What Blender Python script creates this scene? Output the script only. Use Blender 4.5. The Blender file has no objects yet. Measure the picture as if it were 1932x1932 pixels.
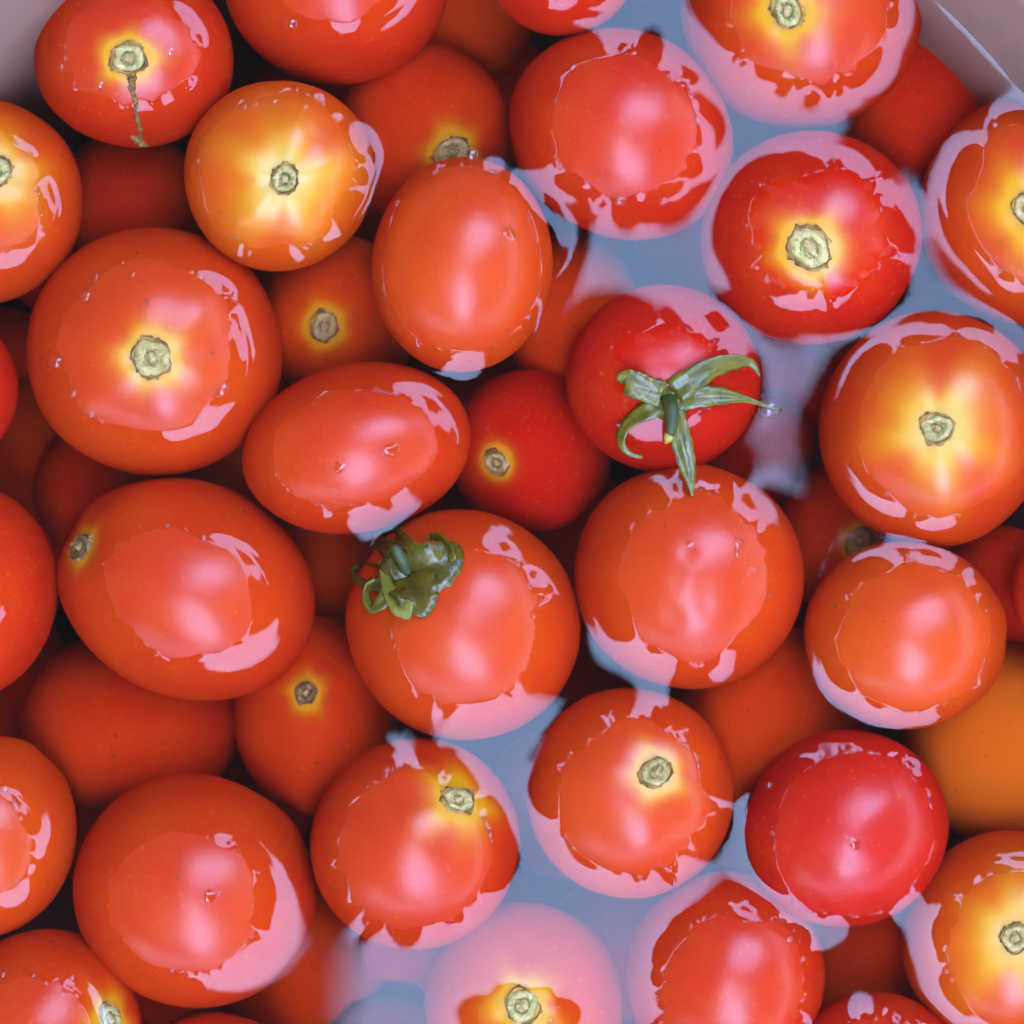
import bpy, math, random
import numpy as np

random.seed(7)
RNG = np.random.default_rng(11)
scene = bpy.context.scene
COL = scene.collection

# ------------------------------------------------------------------ camera
S = 0.20 / 1932.0            # metres per layout unit at the water surface (frame = 1932 units = 20 cm)
CAM_H = 0.60                 # camera height above the water
cam_d = bpy.data.cameras.new('camera')
cam = bpy.data.objects.new('camera', cam_d)
COL.objects.link(cam)
cam.location = (0, 0, CAM_H)
cam.rotation_euler = (0, 0, 0)
cam_d.sensor_width = 36.0
cam_d.lens = 36.0 * CAM_H / 0.20
cam_d.clip_start = 0.01
cam_d.clip_end = 200.0
cam_d.dof.use_dof = True
cam_d.dof.focus_distance = CAM_H - 0.002
cam_d.dof.aperture_fstop = 9.5
scene.camera = cam

# ------------------------------------------------------------------ sky, sun, exposure
SUN_EL, SUN_AZ = math.radians(52), math.radians(-100)     # sun to the west, behind the added sky blocker: open shade
world = bpy.data.worlds.new('World')
scene.world = world
world.use_nodes = True
wn = world.node_tree
sky = wn.nodes.new('ShaderNodeTexSky')
sky.sky_type = 'NISHITA'
sky.sun_disc = False
sky.sun_elevation = SUN_EL
sky.sun_rotation = SUN_AZ
sky.dust_density = 0.7
sky.ozone_density = 1.4
bgn = wn.nodes['Background']
bgn.inputs['Strength'].default_value = 0.15
wn.links.new(sky.outputs[0], bgn.inputs['Color'])
sun_d = bpy.data.lights.new('sun', 'SUN')
sun_d.energy = 3.0
sun_d.angle = math.radians(0.5)
sun_d.color = (1.0, 0.94, 0.86)
sun = bpy.data.objects.new('sun', sun_d)
COL.objects.link(sun)
sun.location = (-3, 0, 4)
sun.rotation_euler = (0, -(math.pi / 2 - SUN_EL), math.radians(8))
vs = scene.view_settings
vs.view_transform = 'Standard'
vs.look = 'None'
vs.gamma = 1.0
vs.use_curve_mapping = False
vs.exposure = 5.75
cy = scene.cycles
cy.max_bounces = 10
cy.diffuse_bounces = 5
cy.glossy_bounces = 4
cy.transparent_max_bounces = 16
cy.caustics_reflective = False
cy.caustics_refractive = False
cy.use_denoising = True
cy.sample_clamp_indirect = 20.0

# ------------------------------------------------------------------ helpers
def W(px, py, z=0.0):
    """layout unit (frame coordinates of the plan) -> world xy for a thing that stands at height z"""
    k = (CAM_H - z) / CAM_H * S
    return (px - 966) * k, -(py - 966) * k

def mesh_obj(name, verts, faces, mat, parent=None, origin=(0, 0, 0), smooth=True):
    me = bpy.data.meshes.new(name)
    v = np.asarray(verts, dtype=np.float64) - np.asarray(origin)[None, :]
    me.from_pydata(v.tolist(), [], faces)
    me.update()
    if smooth:
        me.polygons.foreach_set('use_smooth', np.ones(len(me.polygons), dtype=bool))
    if mat:
        me.materials.append(mat)
    o = bpy.data.objects.new(name, me)
    COL.objects.link(o)
    if parent:
        o.parent = parent
    else:
        o.location = origin
    return o

def quad_mesh(name, verts, quads, mat):
    """fast numpy mesh from an (n,4) quad array"""
    me = bpy.data.meshes.new(name)
    me.vertices.add(len(verts))
    me.vertices.foreach_set('co', np.asarray(verts, dtype=np.float32).ravel())
    n = len(quads)
    me.loops.add(n * 4)
    me.polygons.add(n)
    me.loops.foreach_set('vertex_index', np.asarray(quads, dtype=np.int32).ravel())
    me.polygons.foreach_set('loop_start', np.arange(0, 4 * n, 4, dtype=np.int32))
    me.polygons.foreach_set('loop_total', np.full(n, 4, dtype=np.int32))
    me.update(calc_edges=True)
    me.polygons.foreach_set('use_smooth', np.ones(n, dtype=bool))
    me.materials.append(mat)
    return me

def tag(o, label, cat, group=None, kind=None):
    if label:
        o['label'] = label
    if cat:
        o['category'] = cat
    if group:
        o['group'] = group
    if kind:
        o['kind'] = kind
    return o

def attr(me, name, arr):
    a = me.attributes.new(name, 'FLOAT', 'POINT')
    a.data.foreach_set('value', np.asarray(arr, dtype=np.float32))

class Nodes:
    def __init__(self, name):
        self.m = bpy.data.materials.new(name)
        self.m.use_nodes = True
        self.t = self.m.node_tree
        self.t.nodes.clear()
        self.out = self.t.nodes.new('ShaderNodeOutputMaterial')
    def n(self, typ, **kw):
        nd = self.t.nodes.new('ShaderNode' + typ)
        for k, v in kw.items():
            setattr(nd, k, v)
        return nd
    def l(self, a, b):
        self.t.links.new(a, b)
    def val(self, sock, v):
        if hasattr(v, 'is_linked') or isinstance(v, bpy.types.NodeSocket):
            self.l(v, sock)
        else:
            sock.default_value = v
    def math(self, op, a, b=None, clamp=False):
        nd = self.n('Math', operation=op, use_clamp=clamp)
        self.val(nd.inputs[0], a)
        if b is not None:
            self.val(nd.inputs[1], b)
        return nd.outputs[0]
    def mix(self, f, a, b):
        nd = self.n('Mix', data_type='RGBA')
        self.val(nd.inputs['Factor'], f)
        for s, v in ((nd.inputs[6], a), (nd.inputs[7], b)):
            if isinstance(v, bpy.types.NodeSocket):
                self.l(v, s)
            else:
                s.default_value = (*v, 1)
        return nd.outputs[2]
    def rng(self, v, a, b, c=0.0, d=1.0):
        nd = self.n('MapRange', interpolation_type='SMOOTHSTEP')
        self.val(nd.inputs[0], v)
        for i, q in enumerate((a, b, c, d)):
            self.val(nd.inputs[i + 1], q)
        return nd.outputs[0]
    def attr(self, name):
        return self.n('Attribute', attribute_name=name).outputs['Fac']
    def noise(self, scale, detail=3, rough=0.5, coord='Object'):
        nd = self.n('TexNoise')
        tc = self.n('TexCoord')
        self.l(tc.outputs[coord], nd.inputs['Vector'])
        nd.inputs['Scale'].default_value = scale
        nd.inputs['Detail'].default_value = detail
        nd.inputs['Roughness'].default_value = rough
        return nd.outputs[0]
    def bump(self, h, strength, dist):
        nd = self.n('Bump')
        nd.inputs['Strength'].default_value = strength
        nd.inputs['Distance'].default_value = dist
        self.l(h, nd.inputs['Height'])
        return nd.outputs[0]
    def bsdf(self, color, rough=0.5, spec=0.5, normal=None, **kw):
        b = self.n('BsdfPrincipled')
        if isinstance(color, bpy.types.NodeSocket):
            self.l(color, b.inputs['Base Color'])
        else:
            b.inputs['Base Color'].default_value = (*color, 1)
        self.val(b.inputs['Roughness'], rough)
        self.val(b.inputs['Specular IOR Level'], spec)
        if normal is not None:
            self.l(normal, b.inputs['Normal'])
        for k, v in kw.items():
            self.val(b.inputs[k.replace('_', ' ')], v)
        self.l(b.outputs[0], self.out.inputs['Surface'])
        return b

# ------------------------------------------------------------------ materials
def make_skin():
    M = Nodes('tomato_skin')
    ripe, halo, pale, dry = M.attr('ripeness'), M.attr('halo'), M.attr('pale'), M.attr('dry')
    n1 = M.noise(55, 4, 0.55)
    n2 = M.noise(900, 2, 0.6)
    n3 = M.noise(2600, 2, 0.6)
    f = M.math('ADD', ripe, M.math('MULTIPLY', M.math('SUBTRACT', n1, 0.5), 1.0), clamp=True)
    c = M.mix(f, (0.50, 0.0105, 0.0030), (0.64, 0.072, 0.0025))
    c = M.mix(M.math('SUBTRACT', ripe, 1.0, clamp=True), c, (0.50, 0.125, 0.006))
    # very fine pale freckles of the skin
    fr = M.rng(n2, 0.60, 0.78)
    c = M.mix(M.math('MULTIPLY', fr, 0.5), c, (0.66, 0.11, 0.010))
    dk = M.noise(420, 1, 0.4)
    c = M.mix(M.math('MULTIPLY', M.rng(dk, 0.765, 0.80), 0.55), c, (0.16, 0.03, 0.006))
    hz = M.math('MULTIPLY', halo, M.math('ADD', 0.7, M.math('MULTIPLY', n1, 0.6)), clamp=True)
    c = M.mix(hz, c, (0.66, 0.245, 0.004))
    c = M.mix(pale, c, (0.60, 0.37, 0.085))
    wet = M.rng(dry, 0.0, 0.12)
    spec = M.math('MULTIPLY', wet, 0.34)
    bh = M.math('ADD', M.math('MULTIPLY', n2, 0.6), M.math('MULTIPLY', n3, 0.4))
    nb = M.bump(bh, 0.22, 0.00012)
    M.bsdf(c, M.math('ADD', 0.25, M.math('MULTIPLY', n1, 0.12)), spec, nb, Coat_Weight=M.math('MULTIPLY', wet, 0.03), Coat_Roughness=0.62)
    return M.m

def make_simple(name, c1, c2, scale, rough, spec=0.4, bump=0.0, bdist=0.0003, thr=(0.35, 0.65)):
    M = Nodes(name)
    nz = M.noise(scale, 4, 0.6)
    c = M.mix(M.rng(nz, *thr), c1, c2)
    nb = M.bump(M.noise(scale * 2.3, 4, 0.65), bump, bdist) if bump else None
    M.bsdf(c, rough, spec, nb)
    return M.m

def make_water(name, rough=0.0, absorb=0.0, ior=1.333):
    M = Nodes(name)
    fr = M.n('Fresnel')
    geo = M.n('NewGeometry')
    ior_s = M.math('ADD', ior, M.math('MULTIPLY', geo.outputs['Backfacing'], 1 / ior - ior))
    M.l(ior_s, fr.inputs['IOR'])
    tr = M.n('BsdfTransparent')
    tr.inputs[0].default_value = (0.975, 0.98, 0.98, 1)
    gl = M.n('BsdfGlossy')
    gl.inputs['Roughness'].default_value = rough
    mx = M.n('MixShader')
    M.l(fr.outputs[0], mx.inputs[0])
    M.l(tr.outputs[0], mx.inputs[1])
    M.l(gl.outputs[0], mx.inputs[2])
    M.l(mx.outputs[0], M.out.inputs['Surface'])
    if absorb:
        va = M.n('VolumeAbsorption')
        va.inputs['Color'].default_value = (0.62, 0.22, 0.22, 1)
        va.inputs['Density'].default_value = absorb
        M.l(va.outputs[0], M.out.inputs['Volume'])
    return M.m

SKIN = make_skin()
PITH = make_simple('scar_pith', (0.72, 0.50, 0.19), (0.47, 0.35, 0.11), 650, 0.6, 0.3, 1.0, 0.0006)
CORE = make_simple('scar_core', (0.70, 0.43, 0.18), (0.48, 0.32, 0.11), 800, 0.6, 0.3, 0.7, 0.0004)
PITH_TAN = make_simple('scar_pith_tan', (0.66, 0.43, 0.16), (0.42, 0.28, 0.085), 520, 0.65, 0.3, 1.0, 0.0006)
PITH_DRY = make_simple('scar_pith_dry', (0.40, 0.24, 0.085), (0.22, 0.11, 0.035), 520, 0.7, 0.25, 1.0, 0.0006)
GROOVE = make_simple('scar_groove', (0.20, 0.17, 0.035), (0.36, 0.25, 0.07), 800, 0.7, 0.2, 0.5)
CORK = make_simple('scar_cork', (0.46, 0.25, 0.07), (0.17, 0.07, 0.02), 330, 0.85, 0.2, 0.9, 0.0005)
SEAM = make_simple('seam_cork', (0.42, 0.19, 0.045), (0.20, 0.075, 0.02), 1300, 0.85, 0.2, 0.9, 0.0005)
SEPAL = make_simple('sepal_green', (0.080, 0.066, 0.0035), (0.155, 0.108, 0.005), 260, 0.22, 0.5, 0.6, 0.0004)
SEPAL_OLD = make_simple('sepal_olive', (0.062, 0.045, 0.003), (0.125, 0.078, 0.005), 240, 0.20, 0.5, 0.6, 0.0004)
SEPAL_PALE = make_simple('sepal_underside', (0.15, 0.125, 0.012), (0.21, 0.16, 0.016), 260, 0.45, 0.4, 0.4, 0.0003)
STALK = make_simple('stalk_green', (0.030, 0.042, 0.008), (0.06, 0.065, 0.010), 320, 0.5, 0.4, 0.5, 0.0003)
STALK_TIP = make_simple('stalk_tip', (0.45, 0.30, 0.05), (0.30, 0.20, 0.03), 500, 0.6)
WATER = make_water('wash_water', absorb=13.0)
FILM = make_water('bubble_film', ior=1.55)
BASIN = make_simple('basin_enamel', (0.29, 0.165, 0.12), (0.25, 0.145, 0.105), 40, 0.3, 0.5)
GROUND = make_simple('ground_earth', (0.014, 0.012, 0.010), (0.022, 0.018, 0.014), 14, 0.9, 0.1)
def make_blocker_mat(name, refl, trans):
    M = Nodes(name)
    nz = M.noise(22, 4, 0.6)
    d = M.n('BsdfDiffuse')
    M.l(M.mix(nz, refl, tuple(q * 1.4 for q in refl)), d.inputs[0])
    t = M.n('BsdfTranslucent')
    M.l(M.mix(M.rng(nz, .3, .7), tuple(q * .8 for q in trans), tuple(q * 1.2 for q in trans)), t.inputs[0])
    a = M.n('AddShader')
    M.l(d.outputs[0], a.inputs[0]); M.l(t.outputs[0], a.inputs[1]); M.l(a.outputs[0], M.out.inputs['Surface'])
    return M.m
SKY_BLOCK = make_blocker_mat('sky_blocker_mat', (0.018, 0.017, 0.019), (0.0058, 0.0056, 0.0062))  # dark sheet of the added sky blocker; slight transmission gives soft fill
SIDE_BLOCK = make_blocker_mat('side_blocker_mat', (0.05, 0.05, 0.05), (0.010, 0.0098, 0.0095))  # added side blockers; faint translucency tuned for low fill light
FLECK = make_simple('fleck_pale', (0.6, 0.5, 0.4), (0.5, 0.4, 0.3), 200, 0.7)

# ------------------------------------------------------------------ setting: table, basin, added sky blocker
BCX, BCY = (935 - 966) * S, -(1200 - 966) * S
BA, BB = 1338 * S, 1532 * S                  # half axes of the basin at the water line

ground = mesh_obj('ground', [(-9, -9, -0.131), (9, -9, -0.131), (9, 9, -0.131), (-9, 9, -0.131)],
                 [(0, 1, 2, 3)], GROUND, smooth=False)
tag(ground, None, None, kind='structure')

def build_basin():
    # (offset from the water-line ellipse, height): inside floor -> wall -> rolled rim -> outside -> foot
    prof = [(-0.130, -0.124), (-0.080, -0.124), (-0.050, -0.122), (-0.038, -0.115), (-0.022, -0.100), (-0.013, -0.068),
            (-0.0065, -0.034), (-0.0025, -0.012), (0.0, 0.0), (0.0060, 0.0170), (0.0074, 0.0195), (0.0096, 0.0212), (0.0140, 0.0216),
            (0.0180, 0.0206), (0.0195, 0.0180), (0.0185, 0.0155), (0.0115, 0.0140), (0.0055, -0.004), (-0.003, -0.036),
            (-0.009, -0.070), (-0.017, -0.104), (-0.028, -0.120), (-0.042, -0.130), (-0.130, -0.130)]
    n = 160
    V, F = [], []
    for off, z in prof:
        for i in range(n):
            t = 2 * math.pi * i / n
            V.append((BCX + max(BA + off, 0.002) * math.cos(t), BCY + max(BB + off, 0.002) * math.sin(t), z))
    for j in range(len(prof) - 1):
        for i in range(n):
            F.append((j * n + i, j * n + (i + 1) % n, (j + 1) * n + (i + 1) % n, (j + 1) * n + i))
    F.append(tuple(range(n - 1, -1, -1)))
    F.append(tuple((len(prof) - 1) * n + i for i in range(n)))
    o = mesh_obj('basin', V, F, BASIN, origin=(BCX, BCY, -0.130))
    tag(o, 'pale oval basin holding the water, its wall showing in both upper corners', 'basin')
build_basin()

BLOCKER_H = 1.5
def build_sky_blocker():
    """unseen dark sheet added to block the sky; the water mirrors the sky through its openings"""
    k = S * (1 + BLOCKER_H / CAM_H)
    def P(x, y):
        return ((x - 966) * k, -(y - 966) * k)
    far = 10000
    panels = [
        # the big panel over the west side and the middle, its two openings shaped to place the sky reflections
        [(-far, -far), (far, -far), (far, -2310), (5200, -2310), (4500, -3000), (3500, -2750), (2700, -2900), (2000, -2100), (1650, -1900), (1330, -1000), (1210, -500), (1160, 20),
         (1150, 150), (1105, 400), (1118, 600), (1225, 600), (1305, 440),
         (1400, 370), (1480, 560), (1490, 720), (1500, 900), (1560, 880), (1600, 680), (1660, 600), (1770, 590), (1960, 620), (2300, 500), (2900, -100), (3500, -250), (4400, -1200),
         (5200, -2290), (far, -2290), (far, far), (2620, far), (2600, 6300), (2850, 5200), (2350, 4100), (2400, 3300), (2050, 2650), (1590, 2040), (1490, 1850),
         (1420, 1710), (1330, 1630), (1110, 1330), (1010, 1290), (900, 1385), (745, 1345),
         (725, 1640), (690, 1780), (640, 1960), (560, 2700), (650, 3400), (350, 4300), (800, 5300), (700, 6000), (1500, 6700), (2580, 6320), (2590, far), (-far, far)],
        # extra blocker piece shaped to darken part of the north-east opening
        [(1700, -280), (1610, 30), (1555, 230), (1690, 345), (1790, 255), (1890, 175), (2100, 40), (2350, -380)],
    ]
    root = bpy.data.objects.new('sky_blocker', None)
    COL.objects.link(root)
    root.location = (-1.5, 0, BLOCKER_H)
    tag(root, 'added dark sky blocker overhead, out of view, showing only as the dark reflection on the water', 'sky_blocker')
    # added sides down to the ground hide the low sky, pass faint fill
    L = far * k * 0.985
    for ax_, sg in ((0, -1), (0, 1), (1, -1), (1, 1)):
        V = []
        for d in (0.0, 0.004):
            for a_, z_ in ((-L, -0.128), (L, -0.128), (L, BLOCKER_H - 0.003), (-L, BLOCKER_H - 0.003)):
                p = [a_ * 0.999, a_ * 0.999, z_]
                p[ax_] = sg * (L + d)
                V.append(tuple(p))
        V = V[:4]
        mesh_obj('side_blocker', V, [(0, 1, 2, 3)], SIDE_BLOCK, root, (-1.5, 0, BLOCKER_H), smooth=False)
    import bmesh
    for poly in panels:
        bm = bmesh.new()
        vs_ = [bm.verts.new((*P(x, y), BLOCKER_H)) for x, y in poly]
        f = bm.faces.new(vs_)
        bmesh.ops.triangulate(bm, faces=[f])
        bmesh.ops.translate(bm, vec=(1.5, 0, -BLOCKER_H), verts=bm.verts[:])
        me = bpy.data.meshes.new('blocker_panel')
        bm.to_mesh(me); bm.free()
        me.materials.append(SKY_BLOCK)
        o = bpy.data.objects.new('blocker_panel', me)
        COL.objects.link(o)
        o.parent = root
build_sky_blocker()

# ------------------------------------------------------------------ tomatoes
class Tomato:
    """unit-sphere shape function stretched to an ellipsoid; plan data in layout units"""
    def __init__(s, cx, cy, rx, ry, ang, dry, stem, ripe, label, halo=1.0, pale=0.0, rz=None, depth=None, scar=1.0,
                 dents=0.0, lobes=1.0, off=(0, 0), rag=1.0, film=False, seed=None, group=None, name='tomato', age=None, a0=.0011):
        s.__dict__.update(locals())
        s.rnd = np.random.default_rng(seed if seed is not None else int(abs(cx) * 7 + abs(cy) * 13) + 3)
        s.ang_r = math.radians(-ang)
    def setup(s):
        # semi axes in metres, centre height from how much of the top stands dry (floaters) or from the given depth
        m = 0.5 * (s.rx + s.ry)
        rzu = s.rz or 0.96 * m
        if s.depth is None:
            rho = min(0.93, s.dry / m)
            zc = s.a0 - rzu * S * math.sqrt(1 - rho * rho)
        else:
            zc = -s.depth * S - 0.0
        k = (CAM_H - zc) / CAM_H * S
        s.ax = np.array([s.rx * k, s.ry * k, rzu * S])
        x, y = W(s.cx, s.cy, zc)
        s.c = np.array([x, y, zc])
        ca, sa = math.cos(s.ang_r), math.sin(s.ang_r)
        s.R = np.array([[ca, -sa, 0], [sa, ca, 0], [0, 0, 1.0]])
        if s.stem is not None and s.stem != 'none':
            zs = zc + s.ax[2] * 0.9
            for _ in range(4):
                wx, wy = W(s.stem[0], s.stem[1], zs)
                q = s.R.T @ np.array([wx - x, wy - y, 0]) / (s.ax * 0.96)
                zs = zc + s.ax[2] * 0.96 * math.sqrt(max(0.02, 1 - q[0] ** 2 - q[1] ** 2))
            rr = min(0.97, math.hypot(q[0], q[1]))
            q = q / max(1e-9, math.hypot(q[0], q[1])) * rr if math.hypot(q[0], q[1]) > 0.97 else q
            q[2] = math.sqrt(max(0.0, 1 - q[0] ** 2 - q[1] ** 2))
        else:                                    # stem end turned away underneath
            a = s.rnd.uniform(0, 6.28); q = np.array([0.75 * math.cos(a), 0.75 * math.sin(a), -0.66])
        s.axis = q / np.linalg.norm(q)
        h = np.array([1.0, 0, 0]) if abs(s.axis[0]) < 0.8 else np.array([0, 1.0, 0])
        s.e1 = np.cross(s.axis, h); s.e1 /= np.linalg.norm(s.e1)
        s.e2 = np.cross(s.axis, s.e1)
        s.K = s.rnd.normal(size=(6, 3)) * 1.9
        s.P = s.rnd.uniform(0, 6.28, 6)
        s.K2 = s.rnd.normal(size=(7, 3)) * 7.5
        s.P2 = s.rnd.uniform(0, 6.28, 7)
        s.nl = s.rnd.integers(4, 7); s.pl = s.rnd.uniform(0, 6.28)
        s.D = [(s.rnd.normal(size=3) * np.array([.34, .34, 0]) + np.array([0, 0, 1.0]), s.rnd.uniform(.08, .15)) for _ in range(13)]
    def rad(s, u):
        """radius of the unit shape along unit directions u (n,3)"""
        ct = u @ s.axis
        th = np.arccos(np.clip(ct, -1, 1))
        ph = np.arctan2(u @ s.e2, u @ s.e1)
        r = 1.0 - 0.045 * np.exp(-(th / 0.26) ** 2) + 0.012 * np.exp(-((th - 0.62) / 0.3) ** 2)
        r = r + s.lobes * 0.011 * np.cos(s.nl * ph + s.pl + 0.6 * np.sin(2 * ph + s.P[0])) * np.exp(-((th - 0.75) / 0.45) ** 2)
        r = r + 0.011 * np.exp(-((math.pi - th) / 0.22) ** 2)
        for kk, pp in zip(s.K, s.P):
            r = r + 0.0075 * np.sin(u @ kk + pp)
        for kk, pp in zip(s.K2, s.P2):
            r = r + 0.00085 * np.sin(u @ kk + pp)
        if s.dents:
            for d, w in s.D:
                d = d / np.linalg.norm(d)
                r = r - s.dents * np.exp(-(np.arccos(np.clip(u @ d, -1, 1)) / w) ** 2)
        return r
    def surf(s, u):
        return s.c[None, :] + (u * s.rad(u)[:, None] * s.ax[None, :]) @ s.R.T
    def top(s, x, y):
        """height of the upper surface above points x,y (nan outside)"""
        q = np.stack([x - s.c[0], y - s.c[1], np.zeros_like(x)], -1) @ s.R
        a, b = q[:, 0] / s.ax[0], q[:, 1] / s.ax[1]
        c = np.sqrt(np.maximum(0.0, 1 - a * a - b * b))
        for _ in range(6):
            v = np.stack([a, b, c], -1)
            u = v / np.maximum(1e-9, np.linalg.norm(v, axis=1))[:, None]
            rr = s.rad(u)
            c = np.sqrt(np.maximum(0.0, rr * rr - a * a - b * b))
        z = s.c[2] + c * s.ax[2]
        return np.where(c > 0.02, z, s.c[2])
    def contact(s):
        """ragged line where the water meets the skin, in polar form about the dry patch"""
        n = 720
        ph = np.linspace(0, 2 * math.pi, n, endpoint=False)
        ox, oy = s.off[0] * S, -s.off[1] * S
        s.dc = np.array([s.c[0] + ox, s.c[1] + oy])
        rad = np.linspace(0.0, 1.0, 80)
        R0 = max(s.ax[0], s.ax[1]) * 1.02
        px = s.dc[0] + np.outer(np.cos(ph), rad * R0)
        py = s.dc[1] + np.outer(np.sin(ph), rad * R0)
        z = s.top(px.ravel(), py.ravel()).reshape(n, -1)
        below = z < s.a0
        below[:, 0] = False
        j = np.argmax(below, axis=1)
        j = np.where(below.any(axis=1), j, 79)
        rho = rad[j] * R0
        i = np.arange(n)
        z1, z0 = z[i, j], z[i, np.maximum(j - 1, 0)]
        t = np.clip((z0 - s.a0) / np.maximum(1e-9, z0 - z1), 0, 1)
        rho = (rad[np.maximum(j - 1, 0)] + t * (rad[1])) * R0
        # raggedness of the pinned line
        low = sum(s.rnd.normal() * np.cos(m * ph + s.rnd.uniform(0, 6.28)) / m ** 0.6 for m in range(2, 9)) * 0.00046
        mid = sum(s.rnd.normal() * np.cos(m * ph + s.rnd.uniform(0, 6.28)) for m in range(9, 24)) * 0.00007
        hi = sum(s.rnd.normal() * np.cos(m * ph + s.rnd.uniform(0, 6.28)) for m in range(30, 90, 2)) * 0.000011
        gate = np.clip(0.5 + sum(s.rnd.normal() * np.cos(m * ph + s.rnd.uniform(0, 6.28)) for m in range(1, 7)) * 0.45, 0.05, 1.5)
        rho_n = np.maximum(0.0004, rho + s.rag * (low + (mid + hi) * gate))
        zt = s.top(s.dc[0] + rho_n * np.cos(ph), s.dc[1] + rho_n * np.sin(ph))
        a = np.clip(zt, -0.0008, 0.0034)
        # split the contact height into a smooth and a fine part
        F = np.fft.rfft(a); Fl = F.copy(); m = np.arange(len(F)); Fl *= np.exp(-(m / 9.0) ** 2)
        Fm = F * np.exp(-(m / 22.0) ** 2) - Fl
        s.al, s.am = np.fft.irfft(Fl, n), np.fft.irfft(Fm, n)
        s.ah = a - s.al - s.am
        s.rho = rho_n
        Fr = np.fft.rfft(rho_n); Fr *= np.exp(-(m / 14.0) ** 2)
        s.rho_s = np.fft.irfft(Fr, n)
        s.ph = ph
    def water(s, x, y):
        dx, dy = x - s.dc[0], y - s.dc[1]
        r = np.hypot(dx, dy)
        t = (np.arctan2(dy, dx) % (2 * math.pi)) / (2 * math.pi) * 720
        i0 = np.floor(t).astype(int) % 720; f = t - np.floor(t); i1 = (i0 + 1) % 720
        g = lambda A: A[i0] * (1 - f) + A[i1] * f
        ds = r - g(s.rho_s)
        d = r - g(s.rho)
        dp, dsp = np.maximum(d, 0), np.maximum(ds, 0)
        h = g(s.al) * np.exp(-dsp / 0.0030) + g(s.am) * np.exp(-dp / 0.0010) + g(s.ah) * np.exp(-dp / 0.0003)
        return np.where(d < 0, h - np.minimum(0.0012, -d * 0.35), h)

def sphere_dirs(axis, e1, e2, nu, nv):
    th = np.linspace(0, math.pi, nv + 1)
    th = th[1:-1]
    ph = np.linspace(0, 2 * math.pi, nu, endpoint=False)
    T, P_ = np.meshgrid(th, ph, indexing='ij')
    u = (np.sin(T)[..., None] * (np.cos(P_)[..., None] * e1 + np.sin(P_)[..., None] * e2) + np.cos(T)[..., None] * axis).reshape(-1, 3)
    u = np.vstack([axis[None, :], u, -axis[None, :]])
    F = []
    nr = nv - 1
    idx = lambda j, i: 1 + j * nu + (i % nu)
    for i in range(nu):
        F.append((0, idx(0, i), idx(0, i + 1)))
        F.append((1 + nr * nu, idx(nr - 1, i + 1), idx(nr - 1, i)))
    for j in range(nr - 1):
        for i in range(nu):
            F.append((idx(j, i), idx(j + 1, i), idx(j + 1, i + 1), idx(j, i + 1)))
    return u, F

FL = 'tomatoes floating at the surface'
T = []
def tom(*a, **k):
    t = Tomato(*a, **k); T.append(t); return t
# cx, cy, rx, ry, angle, dry-patch radius, stem end, ripeness(0 deep red .. 1 orange), label
t_seam = tom(255, 108, 190, 166, 0, 105, (243, 110), .25, 'tomato with a brown stitched seam running down from its stem scar', halo=.5, off=(-10, -40), rag=1.6)
tom(638, -42, 212, 204, 0, 108, None, .25, 'red tomato cut by the top edge, second from the upper left corner')
tom(1060, -75, 146, 140, 0, 88, None, .2, 'small red tomato at the top edge, mostly out of frame, left of the sky reflection')
tom(1512, 14, 226, 226, 0, 150, (1485, 20), .3, 'large tomato with pale stem scar at the top edge under sky reflection', halo=.8, rag=1.7, a0=.0005)
tom(-42, 377, 200, 195, 0, 132, (-8, 325), .55, 'orange-red tomato cut by the left edge, its yellow stem end half out of frame', halo=1.3)
tom(528, 331, 180, 181, 0, 140, (537, 338), .85, 'orange lobed tomato with large whitish-yellow star around its stem scar', halo=2.3, pale=.8, scar=.78, lobes=2.2)
tom(1171, 252, 214, 192, 28, 125, None, .2, 'red tomato with no stem showing, sky reflection over its upper right shoulder', rag=1.2, a0=.0004)
t_egg = tom(876, 498, 168, 205, 8, 158, None, .55, 'egg-shaped tomato riding high and mostly dry in the upper middle', rz=175)
tom(1530, 448, 205, 201, 0, 120, (1527, 468), .05, 'deep red wet tomato with large stem scar ringed by sky reflection', halo=.6, film=True, rag=1.4, scar=1.25)
tom(1950, 393, 212, 222, 0, 142, (1942, 395), .4, 'tomato cut by the right edge, stem end at the border, ringed by sky reflection', halo=1.0)
tom(289, 665, 237, 235, 0, 152, (286, 675), .45, 'large orange-red tomato with stem scar facing up in the left half', halo=.55, scar=1.12)
t_side = tom(672, 846, 214, 158, -12, 132, None, .35, 'oblong tomato lying sideways with water spots on its dry top', rag=1.2)
t_cal = tom(1252, 714, 184, 174, 0, 92, (1262, 750), .0, 'red tomato wearing a spread green calyx with long curling sepals', scar=0, halo=0, film=True, rag=1.5)
tom(1759, 808, 216, 220, 0, 158, (1768, 808), .4, 'orange-red tomato with broad yellow patch round its stem scar at right', halo=1.7, pale=.55, scar=.85)
t_dent = tom(1301, 1085, 217, 215, 0, 146, None, .4, 'tomato with a dimpled wet top and bright glints below the calyx', dents=.0075, rag=1.5)
tom(353, 1111, 246, 205, 18, 124, (152, 1032), .35, 'large tomato turned sideways, its brown stem scar on its left flank', halo=.35, scar=.9, off=(-30, 8), age=3)
t_curl = tom(876, 1178, 222, 217, 25, 134, (765, 1075), .45, 'tomato with a curled, wet, dark green calyx on its upper left shoulder', scar=0, halo=0, rag=1.4)
tom(1707, 1197, 187, 178, 20, 134, None, .65, 'orange tomato without stem end in the lower right, two soft highlights')
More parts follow.
